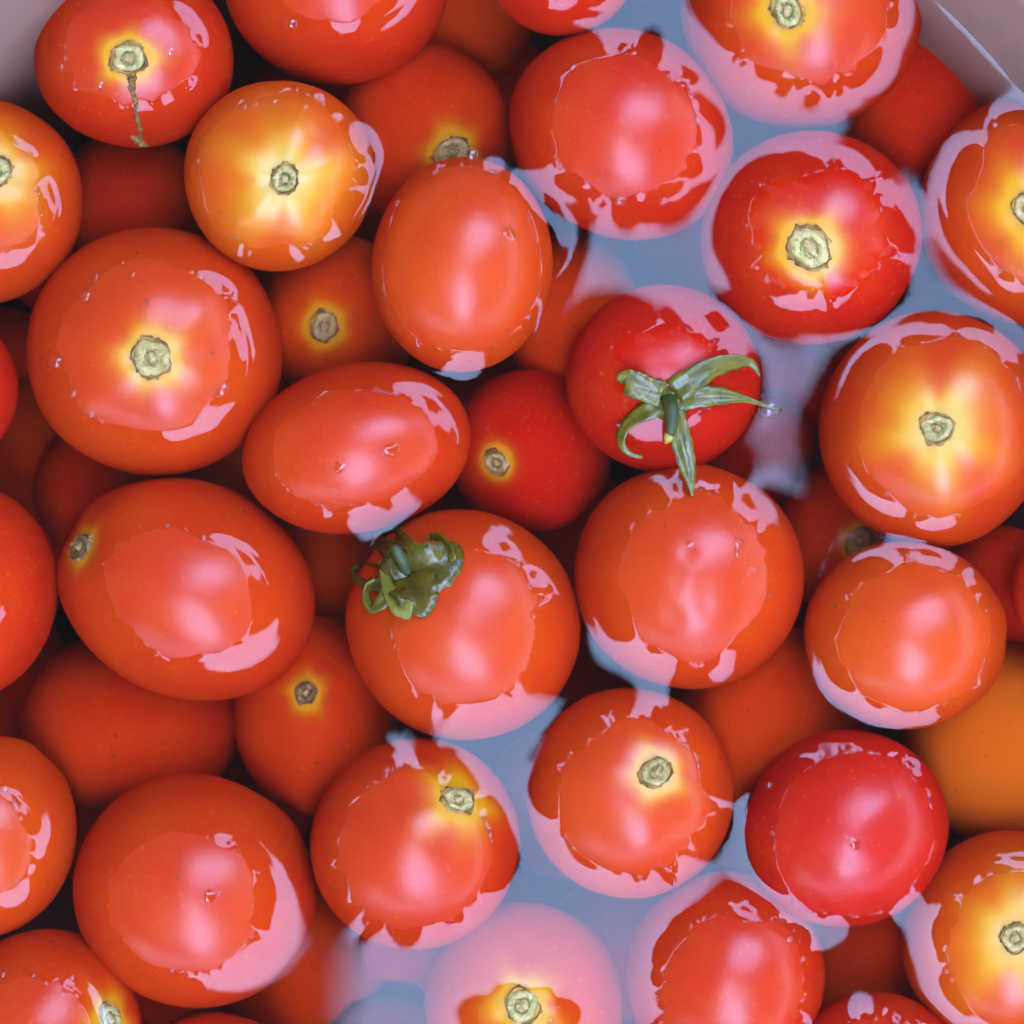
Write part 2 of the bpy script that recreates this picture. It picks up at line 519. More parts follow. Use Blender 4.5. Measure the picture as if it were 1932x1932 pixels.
tom(-62, 1115, 172, 200, 0, 60, None, .25, 'red tomato cut by the left edge at mid height, wholly wet', off=(-20, 0))
tom(1186, 1495, 196, 200, 0, 136, (1237, 1458), .45, 'orange-red tomato with brown stem scar right of its centre, lower middle', halo=.55, scar=.95, rag=1.7, age=1, a0=.0005)
tom(782, 1592, 198, 197, 0, 140, (862, 1513), .3, 'tomato with greenish stem scar on its upper right, beside the blue reflection', halo=1.0, scar=.85, rag=1.8, a0=.0005)
t_dark = tom(1596, 1560, 192, 183, -20, 148, None, .0, 'dark red tomato with a bright water ring in the lower right', rag=.9)
t_plain = tom(369, 1681, 226, 218, 30, 128, None, .35, 'large plain red tomato in the lower left with a pink crescent of reflection', off=(15, 25), rag=1.3)
tom(-24, 1573, 166, 188, 0, 100, None, .6, 'orange tomato cut by the left edge in the lower half')
tom(80, 1937, 184, 182, 0, 110, (207, 1922), .4, 'tomato in the lower left corner with stem end at the bottom edge', halo=.7, scar=.8)
tom(988, 1897, 188, 188, 0, 44, (985, 1898), .4, 'sunken tomato under lilac sky reflection at the bottom edge, stem scar up', halo=.8, rag=1.9)
tom(1368, 1840, 187, 195, 0, 130, None, .25, 'red tomato in the bottom middle half ringed by lilac reflection', rag=1.7, a0=.0005)
tom(1906, 1776, 202, 208, 0, 138, (1915, 1770), .6, 'orange tomato with yellow stem end in the lower right corner', halo=1.7, pale=.45, scar=.85)
tom(1655, 2046, 170, 168, 0, 128, None, .2, 'red tomato peeking over the bottom edge right of the middle', rag=1.5)
tom(402, 2076, 165, 162, 0, 60, None, .2, 'sliver of a red tomato at the bottom edge, left of the middle')
tom(2070, 1115, 160, 150, 0, 90, None, .15, 'sliver of a dark red tomato at the right edge')
tom(-112, 735, 148, 150, 0, 60, None, .0, 'deep red tomato showing a thin arc at the left edge')

SUNK = 'tomatoes lying under the surface'
Sk = []
def sunk(cx, cy, rx, ry, stem, ripe, label, **k):
    t = Tomato(cx, cy, rx, ry, k.pop('ang', 0), 0, stem, ripe, label, depth=0, group=SUNK, **{q: v for q, v in k.items() if q != 'tuck'}); t.tuck = k.get('tuck', .94); Sk.append(t); return t
sunk(800, 255, 166, 172, (852, 288), .35, 'sunken tomato behind the egg-shaped one, stem scar showing at its lower edge', halo=.55)
sunk(640, 600, 150, 160, (612, 615), .6, 'sunken orange tomato with a small stem scar, left of the egg-shaped one', halo=.45, scar=.9)
sunk(1000, 850, 152, 156, (938, 872), .05, 'sunken dark red tomato with small pale scar, left of the green calyx', halo=.3, scar=.72, tuck=.97)
sunk(598, 1352, 158, 188, (578, 1308), .4, 'sunken red tomato with small brown scar and yellow rim, lower left', halo=.45, scar=.66, age=3)
sunk(248, 1365, 208, 172, None, .35, 'sunken plain tomato wedged between two large ones in the lower left', tuck=.80)
sunk(200, 925, 135, 145, None, .3, 'sunken tomato peeping out below the large stem-up tomato at left')
sunk(1748, 195, 178, 170, None, .15, 'sunken red tomato by the basin wall in the upper right corner', tuck=.88)
sunk(1455, 1355, 186, 175, None, .5, 'sunken orange-red tomato left of the dark red one, lower right', tuck=.92)
sunk(1885, 1400, 180, 188, None, 1.5, 'sunken amber-orange tomato at the right edge', tuck=.88)
sunk(1615, 1015, 150, 150, (1622, 1022), .35, 'sunken dim tomato with a faint scar between two right-hand tomatoes', halo=.2, scar=.8)
sunk(1640, 1800, 165, 160, None, .4, 'sunken dim tomato between the two lower right tomatoes', tuck=1.0)
sunk(245, 385, 140, 135, None, .35, 'sunken dim tomato right of the left-edge orange one, under the seam', tuck=.95)
sunk(1075, 590, 128, 150, None, .55, 'sunken brownish tomato right of the egg-shaped one')
sunk(1425, 850, 118, 120, None, .15, 'sunken dark tomato under the right-hand sepal tips', tuck=1.25)
sunk(890, 25, 120, 130, None, .8, 'sunken amber tomato between two tomatoes at the top edge')
sunk(50, 850, 120, 140, None, .8, 'sunken brown-orange tomato near the left edge')
sunk(545, 1800, 140, 155, None, .6, 'sunken orange tomato at the bottom, left of the blue reflection', tuck=.92)
sunk(425, 915, 130, 110, None, .85, 'sunken amber tomato left of the oblong one')
sunk(605, 1060, 130, 150, None, .75, 'sunken amber tomato left of the curled calyx')
sunk(1880, 1120, 125, 130, None, .2, 'sunken dim tomato near the right edge')
sunk(755, 1735, 118, 118, None, .3, 'sunken tomato veiled by the blue reflection at the bottom', tuck=1.1)
sunk(60, 1330, 110, 120, None, .3, 'sunken dim tomato near the left edge, lower half')

for t in T:
    t.setup(); t.contact()
# the sunken ones settle against those above them
placed = list(T)
for t in Sk:
    m = 0.5 * (t.rx + t.ry)
    dep = 150.0
    for o in placed:
        mo = 0.5 * (o.rx + o.ry)
        d = math.hypot(o.cx - t.cx, o.cy - t.cy)
        need = (m + mo) * t.tuck
        if d < need:
            dep = max(dep, -o.c[2] / S + math.sqrt(need * need - d * d))
    t.depth = min(dep, 540)
    t.setup()
    placed.append(t)
# a bottom layer that closes the gaps
DEEP = []
gx = np.arange(-150, 2150, 300)
for j, yy in enumerate(np.arange(-60, 2150, 262)):
    for i, xx in enumerate(gx):
        t = Tomato(xx + (150 if j % 2 else 0) + random.uniform(-22, 22), yy + random.uniform(-22, 22), 146, 142, random.uniform(0, 90), 0, None,
                   random.uniform(0, .6), 'dim red tomato of the deep layer, glimpsed in the dark gaps', depth=640 + random.uniform(0, 60), group='tomatoes of the deep layer')
        e = ((t.cx - 935) / (1314 - 270)) ** 2 + ((t.cy - 1200) / (1504 - 270)) ** 2
        if e > 1:
            continue
        t.setup(); DEEP.append(t)

# ------------------------------------------------------------------ water surface
def axis_vals(lo, hi, half, fine, coarse):
    a = np.arange(-half, half + fine * .5, fine)
    l = np.arange(-half - coarse, lo - coarse, -coarse)[::-1]
    r = np.arange(half + coarse, hi + coarse, coarse)
    return np.concatenate([l, a, r])
XS = axis_vals(BCX - BA, BCX + BA, 0.104, 0.0003, 0.0012)
YS = axis_vals(BCY - BB, BCY + BB, 0.104, 0.0003, 0.0012)
GX, GY = np.meshgrid(XS, YS)
HZ = np.zeros_like(GX)
er = np.sqrt(((GX - BCX) / BA) ** 2 + ((GY - BCY) / BB) ** 2)
HZ += 0.00015 * np.exp(-np.maximum(0, (1 - er) * 0.5 * (BA + BB)) / 0.0027)
for i in range(5):       # slow swell of a tub that is not quite still
    kx, ky, p = RNG.normal() * 45, RNG.normal() * 45, RNG.uniform(0, 6.28)
    HZ += 0.00004 * np.sin(GX * kx + GY * ky + p)
for t in T:
    R_ = max(t.ax[0], t.ax[1]) + 0.016
    i0, i1 = np.searchsorted(XS, [t.dc[0] - R_, t.dc[0] + R_])
    j0, j1 = np.searchsorted(YS, [t.dc[1] - R_, t.dc[1] + R_])
    if i1 <= i0 or j1 <= j0:
        continue
    sx, sy = GX[j0:j1, i0:i1], GY[j0:j1, i0:i1]
    hh = t.water(sx.ravel(), sy.ravel()).reshape(sx.shape)
    rr_ = np.hypot(sx - t.dc[0], sy - t.dc[1])
    hh = hh * np.clip((R_ - rr_) / 0.010, 0, 1) ** 2 * (3 - 2 * np.clip((R_ - rr_) / 0.010, 0, 1))
    HZ[j0:j1, i0:i1] += hh

def H_at(x, y):
    i = np.clip(np.searchsorted(XS, x) - 1, 0, len(XS) - 2)
    j = np.clip(np.searchsorted(YS, y) - 1, 0, len(YS) - 2)
    fx = np.clip((x - XS[i]) / (XS[i + 1] - XS[i]), 0, 1)
    fy = np.clip((y - YS[j]) / (YS[j + 1] - YS[j]), 0, 1)
    return (HZ[j, i] * (1 - fx) + HZ[j, i + 1] * fx) * (1 - fy) + (HZ[j + 1, i] * (1 - fx) + HZ[j + 1, i + 1] * fx) * fy

def build_water():
    ny, nx = GX.shape
    verts = np.stack([GX.ravel(), GY.ravel(), HZ.ravel()], -1)
    inside = er < 1.003
    ok = inside[:-1, :-1] & inside[1:, :-1] & inside[:-1, 1:] & inside[1:, 1:]
    jj, ii = np.nonzero(ok)
    a = jj * nx + ii
    q = np.stack([a, a + 1, a + nx + 1, a + nx], -1)
    used = np.zeros(nx * ny, bool); used[q.ravel()] = True
    remap = np.cumsum(used) - 1
    me = quad_mesh('water', verts[used], remap[q], WATER)
    o = bpy.data.objects.new('water', me)
    COL.objects.link(o)
    tag(o, None, None, kind='structure')
build_water()

# ------------------------------------------------------------------ building tomatoes
def scar_frame(t, sign=1):
    u = t.axis[None, :]
    p = t.surf(u)[0]
    e = 0.03
    a = t.surf((t.axis + e * t.e1)[None, :] / math.sqrt(1 + e * e))[0] - t.surf((t.axis - e * t.e1)[None, :] / math.sqrt(1 + e * e))[0]
    b = t.surf((t.axis + e * t.e2)[None, :] / math.sqrt(1 + e * e))[0] - t.surf((t.axis - e * t.e2)[None, :] / math.sqrt(1 + e * e))[0]
    a /= np.linalg.norm(a)
    n = np.cross(a, b); n /= np.linalg.norm(n)
    b = np.cross(n, a)
    return p, a, b, n

def radial_mesh(prof, n, jit, rnd, frame, zoff=0.0, wob=0.10, spikes=None, conform=None):
    """disc or ring from (radius, height) pairs in metres; jit roughens it"""
    p, a, b, nn = frame
    ph = np.linspace(0, 2 * math.pi, n, endpoint=False)
    wobble = 1 + wob * sum(rnd.normal() * np.cos(m * ph + rnd.uniform(0, 6.28)) / m for m in range(2, 7))
    V, F = [], []
    start_pt = prof[0][0] == 0
    if start_pt:
        V.append(p + nn * (prof[0][1] + zoff))
    for k, (r, h) in enumerate(prof[1:] if start_pt else prof):
        last = k == len(prof) - (2 if start_pt else 1)
        for i in range(n):
            rr = r * wobble[i] * (1 + (spikes[i] if (spikes is not None and last) else 0))
            hh = h + zoff + rnd.normal() * jit
            V.append(p + a * rr * math.cos(ph[i]) + b * rr * math.sin(ph[i]) + nn * hh)
    o = 1 if start_pt else 0
    if start_pt:
        for i in range(n):
            F.append((0, o + i, o + (i + 1) % n))
    rings = len(prof) - (1 if start_pt else 0)
    for k in range(rings - 1):
        for i in range(n):
            F.append((o + k * n + i, o + (k + 1) * n + i, o + (k + 1) * n + (i + 1) % n, o + k * n + (i + 1) % n))
    return V, F

def build_scar(t, root, org):
    p, a, b, nn = scar_frame(t)
    rnd = t.rnd
    R = 0.0032 * t.scar * rnd.uniform(.92, 1.08)
    st = rnd.uniform(.86, 1.14)                       # a little oval
    q = rnd.uniform(0, 3.14)
    a2, b2 = a * math.cos(q) + b * math.sin(q), b * math.cos(q) - a * math.sin(q)
    fr = (p, a2 * st, b2 / st, nn)
    base = 0.00042
    lump = rnd.uniform(.00012, .00026)
    pith, core = ((PITH, CORE), (PITH_TAN, CORE), (PITH, PITH_TAN), (PITH_DRY, PITH_TAN))[t.age if t.age is not None else int(rnd.integers(0, 3))]
    # pale pith disc, lumpy, sunk towards its vessels
    pr = [(R * .16, base + .0002), (R * .30, base + .0001), (R * .40, base - .0002), (R * .50, base + .0003), (R * .64, base + .0006),
          (R * .80, base + .0005), (R * .92, base + .0001), (R * 1.0, base - .0006)]
    V, F = radial_mesh([(0, base)] + pr, 40, lump, rnd, fr, wob=.13)
    s = mesh_obj('stem_scar', V, F, pith, root, org)
    # corky torn edge
    rw = rnd.uniform(.5, 1.5)
    sp = np.where(rnd.random(40) < .2, rnd.uniform(.03, .17, 40), rnd.uniform(-.07, .02, 40))
    V, F = radial_mesh([(R * (1 - .05 * rw), base - .0002), (R * .99, base + .0004), (R * (1 + .045 * rw), base + .0004), (R * (1 + .10 * rw), base - .0003)],
                       40, 0.00022, rnd, fr, spikes=sp, wob=.13)
    mesh_obj('scar_rim', V, F, CORK, s, org)
    # broken green ring of vessels, and the core
    cr = rnd.uniform(.75, 1.2)
    V, F = radial_mesh([(R * .35 * cr, base - .0002), (R * .40 * cr, base + .0002), (R * .46 * cr, base - .0002)], 28, 0.0003, rnd, fr, zoff=.0002, wob=.28)
    mesh_obj('vessel_ring', V, F, GROOVE, s, org)
    V, F = radial_mesh([(0, base + .0006), (R * .13 * cr, base + .0006), (R * .25 * cr, base + .0002), (R * .33 * cr, base - .0005)], 20, 0.0002, rnd, fr, zoff=.0002, wob=.25)
    mesh_obj('scar_core', V, F, core, s, org)

def build_tomato(t, nu, nv, name='tomato'):
    u, F = sphere_dirs(t.axis, t.e1, t.e2, nu, nv)
    P_ = t.surf(u)
    has_parts = (t.stem is not None) and (t.scar > 0 or t in (t_cal, t_curl))
    org = np.array([t.c[0], t.c[1], t.c[2] - t.ax[2]])
    if has_parts:
        root = bpy.data.objects.new(name, None)
        COL.objects.link(root)
        root.location = org
        body = mesh_obj('skin', P_, F, SKIN, root, org)
    else:
        body = mesh_obj(name, P_, F, SKIN, None, org)
        root = body
    n = len(u)
    th = np.arccos(np.clip(u @ t.axis, -1, 1))
    ph = np.arctan2(u @ t.e2, u @ t.e1)
    attr(body.data, 'ripeness', np.full(n, t.ripe))
    if t.stem is not None and t.halo > 0:
        rs = 0.0037 * t.scar / t.ax.mean()
        star = 1 + 0.22 * np.cos(5 * ph + t.pl) + .14 * np.cos(3 * ph + t.P[1]) + .1 * np.cos(8 * ph + t.P[2])
        w = 0.13 * t.halo * star
        halo = 1.6 * np.exp(-(np.maximum(0, th - rs * 1.05) / np.maximum(.05, w)) ** 1.15)
        pale = t.pale * np.exp(-np.maximum(0, (th - rs) / np.maximum(.02, w * .55)) ** 1.6)
        pale = np.maximum(pale, 0.12 * np.exp(-np.maximum(0, th - rs) / .03))
    else:
        halo = np.zeros(n); pale = np.zeros(n)
    attr(body.data, 'halo', halo)
    attr(body.data, 'pale', pale)
    if t.depth is None:
        dry = (P_[:, 2] - H_at(P_[:, 0], P_[:, 1])) * 1000.0
        if t.film:
            z = np.sin(P_[:, 0] * 900 + 3 * np.sin(P_[:, 1] * 700)) + np.sin(P_[:, 1] * 1100 + 2)
            dry = np.where(z > 0.9, dry, dry * 0.03)
        for (sx, sy, sr) in SPOTS.get(id(t), []):
            x, y = W(sx, sy, 0.004)
            d = np.hypot(P_[:, 0] - x, P_[:, 1] - y)
            dry = np.where(d < sr * S, -0.3, dry)
    else:
        dry = np.full(n, -5.0)
    attr(body.data, 'dry', dry)
    tag(root, t.label, 'tomato', t.group or FL)
    if t.stem is not None and t.scar > 0:
        build_scar(t, root, org)
    t.root, t.org = root, org
    return root

SPOTS = {id(t_egg): [(962, 440, 13)], id(t_side): [(640, 882, 12), (740, 850, 16)], id(t_plain): [(396, 1690, 15)], id(t_dark): [(1610, 1590, 13)],
         id(t_dent): [(1395, 1030, 14), (1300, 1025, 9), (1420, 1075, 10)]}
for t in T:
    build_tomato(t, 160, 104)
for t in Sk:
    build_tomato(t, 72, 48)
for t in DEEP:
    build_tomato(t, 40, 26)

# ------------------------------------------------------------------ ribbons: sepals, stalk, seam
def catmull(pts, n):
    p = np.asarray(pts, float)
    p = np.vstack([2 * p[0] - p[1], p, 2 * p[-1] - p[-2]])
    out = []
    segs = len(p) - 3
    for k in range(n + 1):
        f = k / n * segs
        i = min(int(f), segs - 1); t = f - i
        a, b, c, d = p[i], p[i + 1], p[i + 2], p[i + 3]
        out.append(0.5 * (2 * b + (c - a) * t + (2 * a - 5 * b + 4 * c - d) * t * t + (3 * b - a - 3 * c + d) * t ** 3))
    return np.array(out)

def pt(px, py, z_mm):
    z = z_mm * 0.001
    x, y = W(px, py, z)
    return (x, y, z)

def ribbon(name, pts, mat, parent, org, n=26, thick=0.0005, cup=0.25, roll=None, rnd=random):
    """pts: (px, py, z mm, half-width in layout units, roll in degrees); a leaf blade with thickness and a midrib"""
    P5 = catmull([(*pt(a, b, c), w * S, math.radians(r)) for a, b, c, w, r in pts], n)
    C, wd, rl = P5[:, :3], np.maximum(P5[:, 3], 0.00012), P5[:, 4]
    tan = np.gradient(C, axis=0); tan /= np.linalg.norm(tan, axis=1)[:, None]
    cols = [-1, -.6, -.22, 0, .22, .6, 1]
    V = []
    for k in range(n + 1):
        up = np.array([0, 0, 1.0])
        side = np.cross(tan[k], up); ln = np.linalg.norm(side)
        side = side / ln if ln > 1e-6 else np.array([1.0, 0, 0])
        nor = np.cross(side, tan[k])
        s2 = side * math.cos(rl[k]) + nor * math.sin(rl[k])
        n2 = nor * math.cos(rl[k]) - side * math.sin(rl[k])
        for sgn in (1, -1):
            for c in cols:
                e = wd[k] * (1 + .06 * math.sin(k * 1.7 + c * 3))
                lift = cup * e * (c * c) - (0.12 * e if c == 0 else 0)
                th = thick * (1 - .75 * c * c) * min(1, wd[k] / 0.0012 + .35)
                V.append(C[k] + s2 * c * e + n2 * (lift + sgn * th))
    m = len(cols)
    F = []
    for k in range(n):
        A, B = k * 2 * m, (k + 1) * 2 * m
        for c in range(m - 1):
            F.append((A + c, B + c, B + c + 1, A + c + 1))
            F.append((A + m + c + 1, B + m + c + 1, B + m + c, A + m + c))
        F.append((A, A + m, B + m, B))
        F.append((A + m - 1, B + m - 1, B + 2 * m - 1, A + 2 * m - 1))
    for k in (0, n):
        A = k * 2 * m
        for c in range(m - 1):
            q = (A + c, A + c + 1, A + m + c + 1, A + m + c)
            F.append(q if k == 0 else q[::-1])
    return mesh_obj(name, V, F, mat, parent, org)

def tube(name, pts, mat, parent, org, n=18, sides=10, rough=0.0, rnd=None):
    P4 = catmull([(*pt(a, b, c), r * S) for a, b, c, r in pts], n)
    C, R = P4[:, :3], np.maximum(P4[:, 3], 0.00008)
    tan = np.gradient(C, axis=0); tan /= np.linalg.norm(tan, axis=1)[:, None]
    V, F = [], []
    for k in range(n + 1):
        h = np.array([0, 0, 1.0]) if abs(tan[k][2]) < .9 else np.array([1.0, 0, 0])
        a = np.cross(tan[k], h); a /= np.linalg.norm(a); b = np.cross(a, tan[k])
        for i in range(sides):
            q = 2 * math.pi * i / sides
            rr = R[k] * (1 + (rnd.normal() * rough if rnd is not None else 0.06 * math.sin(3 * q)))
            V.append(C[k] + (a * math.cos(q) + b * math.sin(q)) * rr)
    for k in range(n):
        for i in range(sides):
            F.append((k * sides + i, k * sides + (i + 1) % sides, (k + 1) * sides + (i + 1) % sides, (k + 1) * sides + i))
    F.append(tuple(range(sides))[::-1]); F.append(tuple(n * sides + i for i in range(sides)))
    return mesh_obj(name, V, F, mat, parent, org)

def skin_z(t, px, py):
    """height (mm) of tomato t's skin under plan point px,py"""
    z = t.c[2] + t.ax[2]
    for _ in range(5):
        x, y = W(px, py, z)
        z = float(t.top(np.array([x]), np.array([y]))[0])
    return z * 1000

def build_spread_calyx(t):
    org = t.org
    zc = skin_z(t, 1262, 750)
    cal = tube('calyx', [(1262, 752, zc - .6, 44), (1262, 752, zc + .2, 40), (1262, 751, zc + .9, 28), (1262, 750, zc + 1.3, 12)], SEPAL, t.root, org, n=8, sides=18)
    sp = [
        [(1250, 745, zc + .7, 26, 0), (1222, 735, zc + 1.4, 24, 8), (1198, 724, zc + 1.8, 26, 15), (1180, 716, zc + 1.5, 20, 25), (1172, 722, zc + .4, 6, 40)],
        [(1272, 740, zc + .7, 26, 0), (1305, 716, zc + 1.5, 24, -8), (1345, 692, zc + 1.2, 20, -20), (1385, 682, 2.6, 16, -28), (1415, 684, 1.5, 9, -25), (1430, 702, .8, 3.5, 0), (1434, 710, .6, 1.5, 0)],
        [(1275, 752, zc + .6, 24, 0), (1320, 748, zc + .9, 22, 6), (1365, 748, 2.3, 16, 10), (1405, 753, 1.1, 7, 10), (1440, 764, .3, 4, 0), (1474, 776, .1, 2, 0)],
        [(1266, 765, zc + .5, 22, 0), (1276, 800, zc + .6, 21, 0), (1287, 840, 2.4, 20, 0), (1297, 880, 1.1, 16, 0), (1303, 910, .7, 9, 0), (1306, 938, .6, 2, 0)],
        [(1250, 760, zc + .5, 22, 0), (1222, 776, zc + .7, 18, -10), (1195, 792, zc - .2, 14, -25), (1176, 815, 1.8, 11, -35), (1174, 840, 1.0, 8, -25), (1190, 857, .7, 5, -5), (1212, 863, .7, 3, 0)],
    ]
    for q in sp:
        ribbon('sepal', [(a, b, max(c, skin_z(t, a, b) + .7), w, r) for a, b, c, w, r in q], SEPAL, cal, org)
    st = tube('stalk', [(1262, 756, zc + 1.0, 17), (1266, 770, zc + 3.0, 14), (1268, 790, zc + 3.8, 12.5), (1266, 812, zc + 3.9, 11), (1262, 820, zc + 3.6, 9)], STALK, cal, org)
    tube('stalk_tip', [(1263, 818, zc + 3.7, 9.5), (1261, 826, zc + 3.6, 10), (1257, 833, zc + 3.3, 5), (1254, 836, zc + 3.2, 2)], STALK_TIP, cal, org, n=8)
build_spread_calyx(t_cal)

def build_curled_calyx(t):
    org = t.org
    zc = skin_z(t, 765, 1078)
    cal = tube('calyx', [(765, 1080, zc - 1.0, 50), (766, 1080, zc + .2, 46), (768, 1078, zc + 1.0, 30), (770, 1076, zc + 1.4, 12)], SEPAL_OLD, t.root, org, n=8, sides=18)
    sp = [
        # broad leaf to the right with rolled tip
        (SEPAL_OLD, [(772, 1082, zc + .9, 44, 0), (800, 1074, zc + 1.7, 52, 0), (828, 1062, zc + 1.6, 46, 0), (846, 1048, zc + 1.0, 34, 5), (858, 1036, zc + .2, 20, 10), (864, 1030, zc - .4, 8, 10)]),
        (SEPAL, [(856, 1058, zc + 1.6, 9, 40), (850, 1036, zc + 2.4, 10, 50), (836, 1016, zc + 2.4, 10, 40), (814, 1010, zc + 2.0, 6, 20), (805, 1018, zc + 1.4, 2, 0)]),
        # lower leaf that turns back up in a pale curl
        (SEPAL_OLD, [(770, 1088, zc + .8, 40, 0), (782, 1112, zc + 1.6, 46, 0), (782, 1136, zc + 2.0, 40, 0), (772, 1154, zc + 2.2, 24, 5)]),
        (SEPAL_PALE, [(778, 1152, zc + 2.8, 18, 10), (755, 1145, zc + 3.8, 19, -15), (736, 1118, zc + 4.2, 14, -25), (724, 1085, zc + 4.0, 8, -25), (719, 1058, zc + 3.4, 3, -20)]),
        # two loops at the left
        (SEPAL_OLD, [(745, 1090, zc + .6, 20, 0), (712, 1103, zc + 1.2, 15, -25), (682, 1100, zc + 1.8, 10, -40), (666, 1080, zc + 2.4, 7, -50), (684, 1064, zc + 2.6, 6, -40), (712, 1068, zc + 2.2, 4, -20), (718, 1080, zc + 1.8, 1.5, 0)]),
        (SEPAL, [(742, 1105, zc + .5, 18, 0), (722, 1135, zc + 1.0, 14, -10), (702, 1148, zc + 1.6, 10, -20), (690, 1130, zc + 2.4, 9, -40), (692, 1105, zc + 2.6, 7, -40), (708, 1092, zc + 2.2, 3, -20)]),
        # thin leaf curling over the top
        (SEPAL_OLD, [(765, 1062, zc + .8, 28, 0), (760, 1030, zc + 1.3, 22, 10), (738, 1000, zc + 1.6, 12, 30), (712, 1008, zc + 2.2, 6, 20), (700, 1030, zc + 1.8, 2, 0)]),
        (SEPAL_OLD, [(755, 1065, zc + .8, 22, 0), (735, 1040, zc + 1.6, 16, 0), (712, 1030, zc + 2.0, 9, -20), (735, 1020, zc + 2.6, 6, -40), (770, 1032, zc + 2.4, 2, -20)]),
    ]
    for m, q in sp:
        ribbon('sepal', [(a, b, skin_z(t, a, b) + (c - zc) * .8 + .35, w, r) for a, b, c, w, r in q], m, cal, org)
    tube('stalk', [(768, 1078, zc + 1.0, 16), (762, 1060, zc + 2.4, 13), (752, 1045, zc + 3.2, 12), (744, 1034, zc + 3.4, 9), (741, 1030, zc + 3.3, 5)], STALK, cal, org)
build_curled_calyx(t_curl)

# stitched seam on the upper left tomato
def build_seam(t):
    pts = []
    for k in range(15):
        f = k / 14
        px = 246 + 21 * f + 1.5 * math.sin(k * 1.3)
        py = 138 + 132 * f
        pts.append((px, py, skin_z(t, px, py) + .05, 8.5 - 4.5 * min(1, f * 3) + (1.2 if k % 2 else 0)))
    s_ = tube('seam_scar', pts, SEAM, t.root, t.org, n=90, sides=8, rough=.16, rnd=t.rnd)
    s_['label'] = 'rough brown stitched seam'
    fx, fy = 266, 268
    z = skin_z(t, fx, fy)
    tube('blossom_tuft', [(250, 255, skin_z(t, 250, 255), 6), (266, 266, z + .3, 9), (280, 272, skin_z(t, 280, 272), 6), (290, 270, skin_z(t, 290, 270), 2)], CORK, t.root, t.org, n=20, sides=7, rough=.25, rnd=t.rnd)
build_seam(t_seam)

# ------------------------------------------------------------------ air bubbles and droplets
def dome(rx, rings=7, seg=20, lo=-0.25):
    V, F = [(0, 0, rx)], []
    for j in range(1, rings + 1):
        a = j / rings * math.acos(lo)
        for i in range(seg):
            q = 2 * math.pi * i / seg
            V.append((rx * math.sin(a) * math.cos(q), rx * math.sin(a) * math.sin(q), rx * math.cos(a)))
    for i in range(seg):
        F.append((0, 1 + i, 1 + (i + 1) % seg))
    for j in range(rings - 1):
        for i in range(seg):
            F.append((1 + j * seg + i, 1 + (j + 1) * seg + i, 1 + (j + 1) * seg + (i + 1) % seg, 1 + j * seg + (i + 1) % seg))
    return np.array(V), F

big = [(165, 560, 15, 'air bubble on the upper left shoulder of the large stem-up tomato'),
       (107, 683, 17, 'oval air bubble left of the large stem-up tomato dry top'),
       (140, 742, 12, 'small air bubble below the oval one on the large stem-up tomato'),
       (172, 782, 13, 'lowest air bubble on the left side of the large stem-up tomato'),
       (254, 520, 9, 'tiny air bubble above the large stem-up tomato dry top'),
       (418, 735, 19, 'air bubble on the right side of the large stem-up tomato'),
       (190, 162, 14, 'air bubble on the seamed tomato left of its stem scar'),
       (322, 100, 14, 'air bubble on the seamed tomato right of its stem scar'),
       (548, 44, 17, 'air bubble on the tomato second from the upper left'),
       (463, 205, 9, 'leftmost air bubble above the orange lobed tomato'),
       (484, 199, 9, 'second air bubble above the orange lobed tomato'),
       (518, 196, 9, 'third air bubble above the orange lobed tomato'),
       (578, 205, 8, 'fourth air bubble above the orange lobed tomato'),
       (888, 292, 20, 'air bubble at the top tip of the egg-shaped tomato'),
       (384, 1014, 10, 'round air bubble on the sideways tomato with flank scar'),
       (298, 1232, 9, 'air bubble under the dry patch of the sideways tomato'),
       (303, 1120, 0, ''),
       (1168, 378, 16, 'air bubble under the dry patch of the tomato with sky-lit shoulder'),
       (1250, 378, 12, 'right-hand air bubble under the tomato with sky-lit shoulder'),
       (1450, 770, 24, 'large air bubble under the long right-hand sepal tip'),
       (1450, 1480, 9, 'air bubble at the upper left rim of the dark red tomato'),
       (1487, 1772, 11, 'air bubble on the bottom middle tomato ringed by lilac'),
       (5, 1838, 9, 'air bubble on the lower left corner tomato near the edge'),
       (136, 1842, 10, 'air bubble on the lower left corner tomato dry top'),
       (10, 1486, 9, 'air bubble on the left-edge orange tomato')]
for px, py, r, lab in big:
    if r == 0:
        continue
    x, y = W(px, py, 0)
    z = float(H_at(np.array([x]), np.array([y]))[0])
    for t in T:
        zt = float(t.top(np.array([x]), np.array([y]))[0])
        if math.hypot(x - t.c[0], y - t.c[1]) < max(t.ax[0], t.ax[1]):
            z = max(z, zt - 0.0002)
    V, F = dome(r * S)
    V = V * np.array([1, random.uniform(.8, 1.0), random.uniform(.55, .8)])
    o = mesh_obj('air_bubble', V + np.array([x, y, z]), F, FILM, None, (x, y, z))
    tag(o, lab, 'bubble', 'air bubbles at the water line')

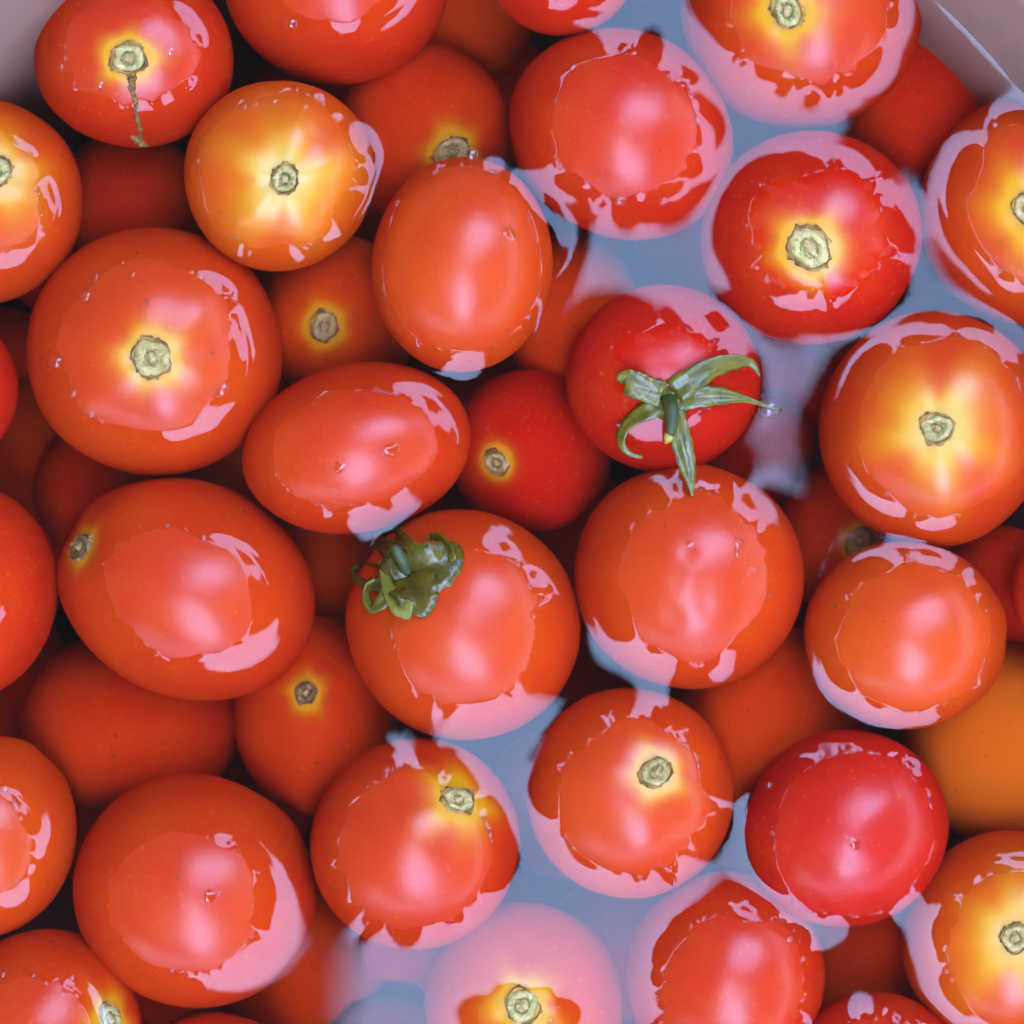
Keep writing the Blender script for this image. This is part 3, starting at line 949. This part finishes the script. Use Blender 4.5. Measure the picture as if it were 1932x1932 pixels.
def foam():
    V, F = [], []
    base, bf = dome(1.0, 4, 10)
    for t in T:
        nb = int(random.uniform(14, 30)) if t.dry > 60 else 5
        clusters = [random.uniform(0, 6.28) for _ in range(4)]
        for _ in range(nb):
            p = random.choice(clusters) + random.gauss(0, .22) if random.random() < .75 else random.uniform(0, 6.28)
            i = int((p % (2 * math.pi)) / (2 * math.pi) * 720) % 720
            rr = t.rho[i] + random.uniform(-.0001, .0007)
            x, y = t.dc[0] + rr * math.cos(p), t.dc[1] + rr * math.sin(p)
            if abs(x) > .102 or abs(y) > .102:
                continue
            z = float(H_at(np.array([x]), np.array([y]))[0])
            r = random.choice([.00022, .0003, .0003, .0004, .0005, .0007])
            o = len(V)
            for b in base:
                V.append((x + b[0] * r, y + b[1] * r, z + b[2] * r * .8))
            F.extend([tuple(q + o for q in f) for f in bf])
    o = mesh_obj('fine_bubbles', V, F, FILM)
    tag(o, 'tiny air bubbles strung along the water lines of the tomatoes', 'bubbles', kind='stuff')
foam()

# ------------------------------------------------------------------ water spots left on the dry skins
def droplet(t, px, py, r, lab):
    z = skin_z(t, px, py) * .001
    x0, y0 = W(px, py, z)
    n, m = 22, 5
    ph = np.linspace(0, 2 * math.pi, n, endpoint=False)
    wob = 1 + .22 * np.sin(2 * ph + t.rnd.uniform(0, 6)) + .16 * np.sin(3 * ph + t.rnd.uniform(0, 6)) + .08 * np.sin(7 * ph + t.rnd.uniform(0, 6))
    V = [(x0, y0, z + .0005)]
    for k in range(1, m + 1):
        q = k / m
        xs, ys = x0 + r * S * q * wob * np.cos(ph), y0 + r * S * q * wob * np.sin(ph)
        zs = t.top(xs, ys) + .0005 * (1 - q ** 3) - .00004 * (k == m)
        V += list(zip(xs, ys, zs))
    F = [(0, 1 + i, 1 + (i + 1) % n) for i in range(n)]
    for k in range(m - 1):
        for i in range(n):
            F.append((1 + k * n + i, 1 + (k + 1) * n + i, 1 + (k + 1) * n + (i + 1) % n, 1 + k * n + (i + 1) % n))
    o = mesh_obj('water_droplet', V, F, FILM, None, (x0, y0, z))
    tag(o, lab, 'droplet', 'water droplets on the dry skins')
droplet(t_egg, 962, 440, 15, 'water spot on the dry top of the egg-shaped tomato')
droplet(t_side, 640, 882, 13, 'left water spot on the oblong tomato')
droplet(t_side, 740, 850, 17, 'right, larger water spot on the oblong tomato')
droplet(t_plain, 396, 1690, 16, 'water spot on the large plain tomato in the lower left')
droplet(t_dark, 1610, 1590, 14, 'water spot on the dark red tomato')
droplet(t_dent, 1395, 1030, 16, 'water spot on the upper right of the dimpled tomato')
droplet(t_dent, 1300, 1025, 11, 'small water spot near the top of the dimpled tomato')
droplet(t_dent, 1420, 1075, 12, 'water spot on the right of the dimpled tomato')
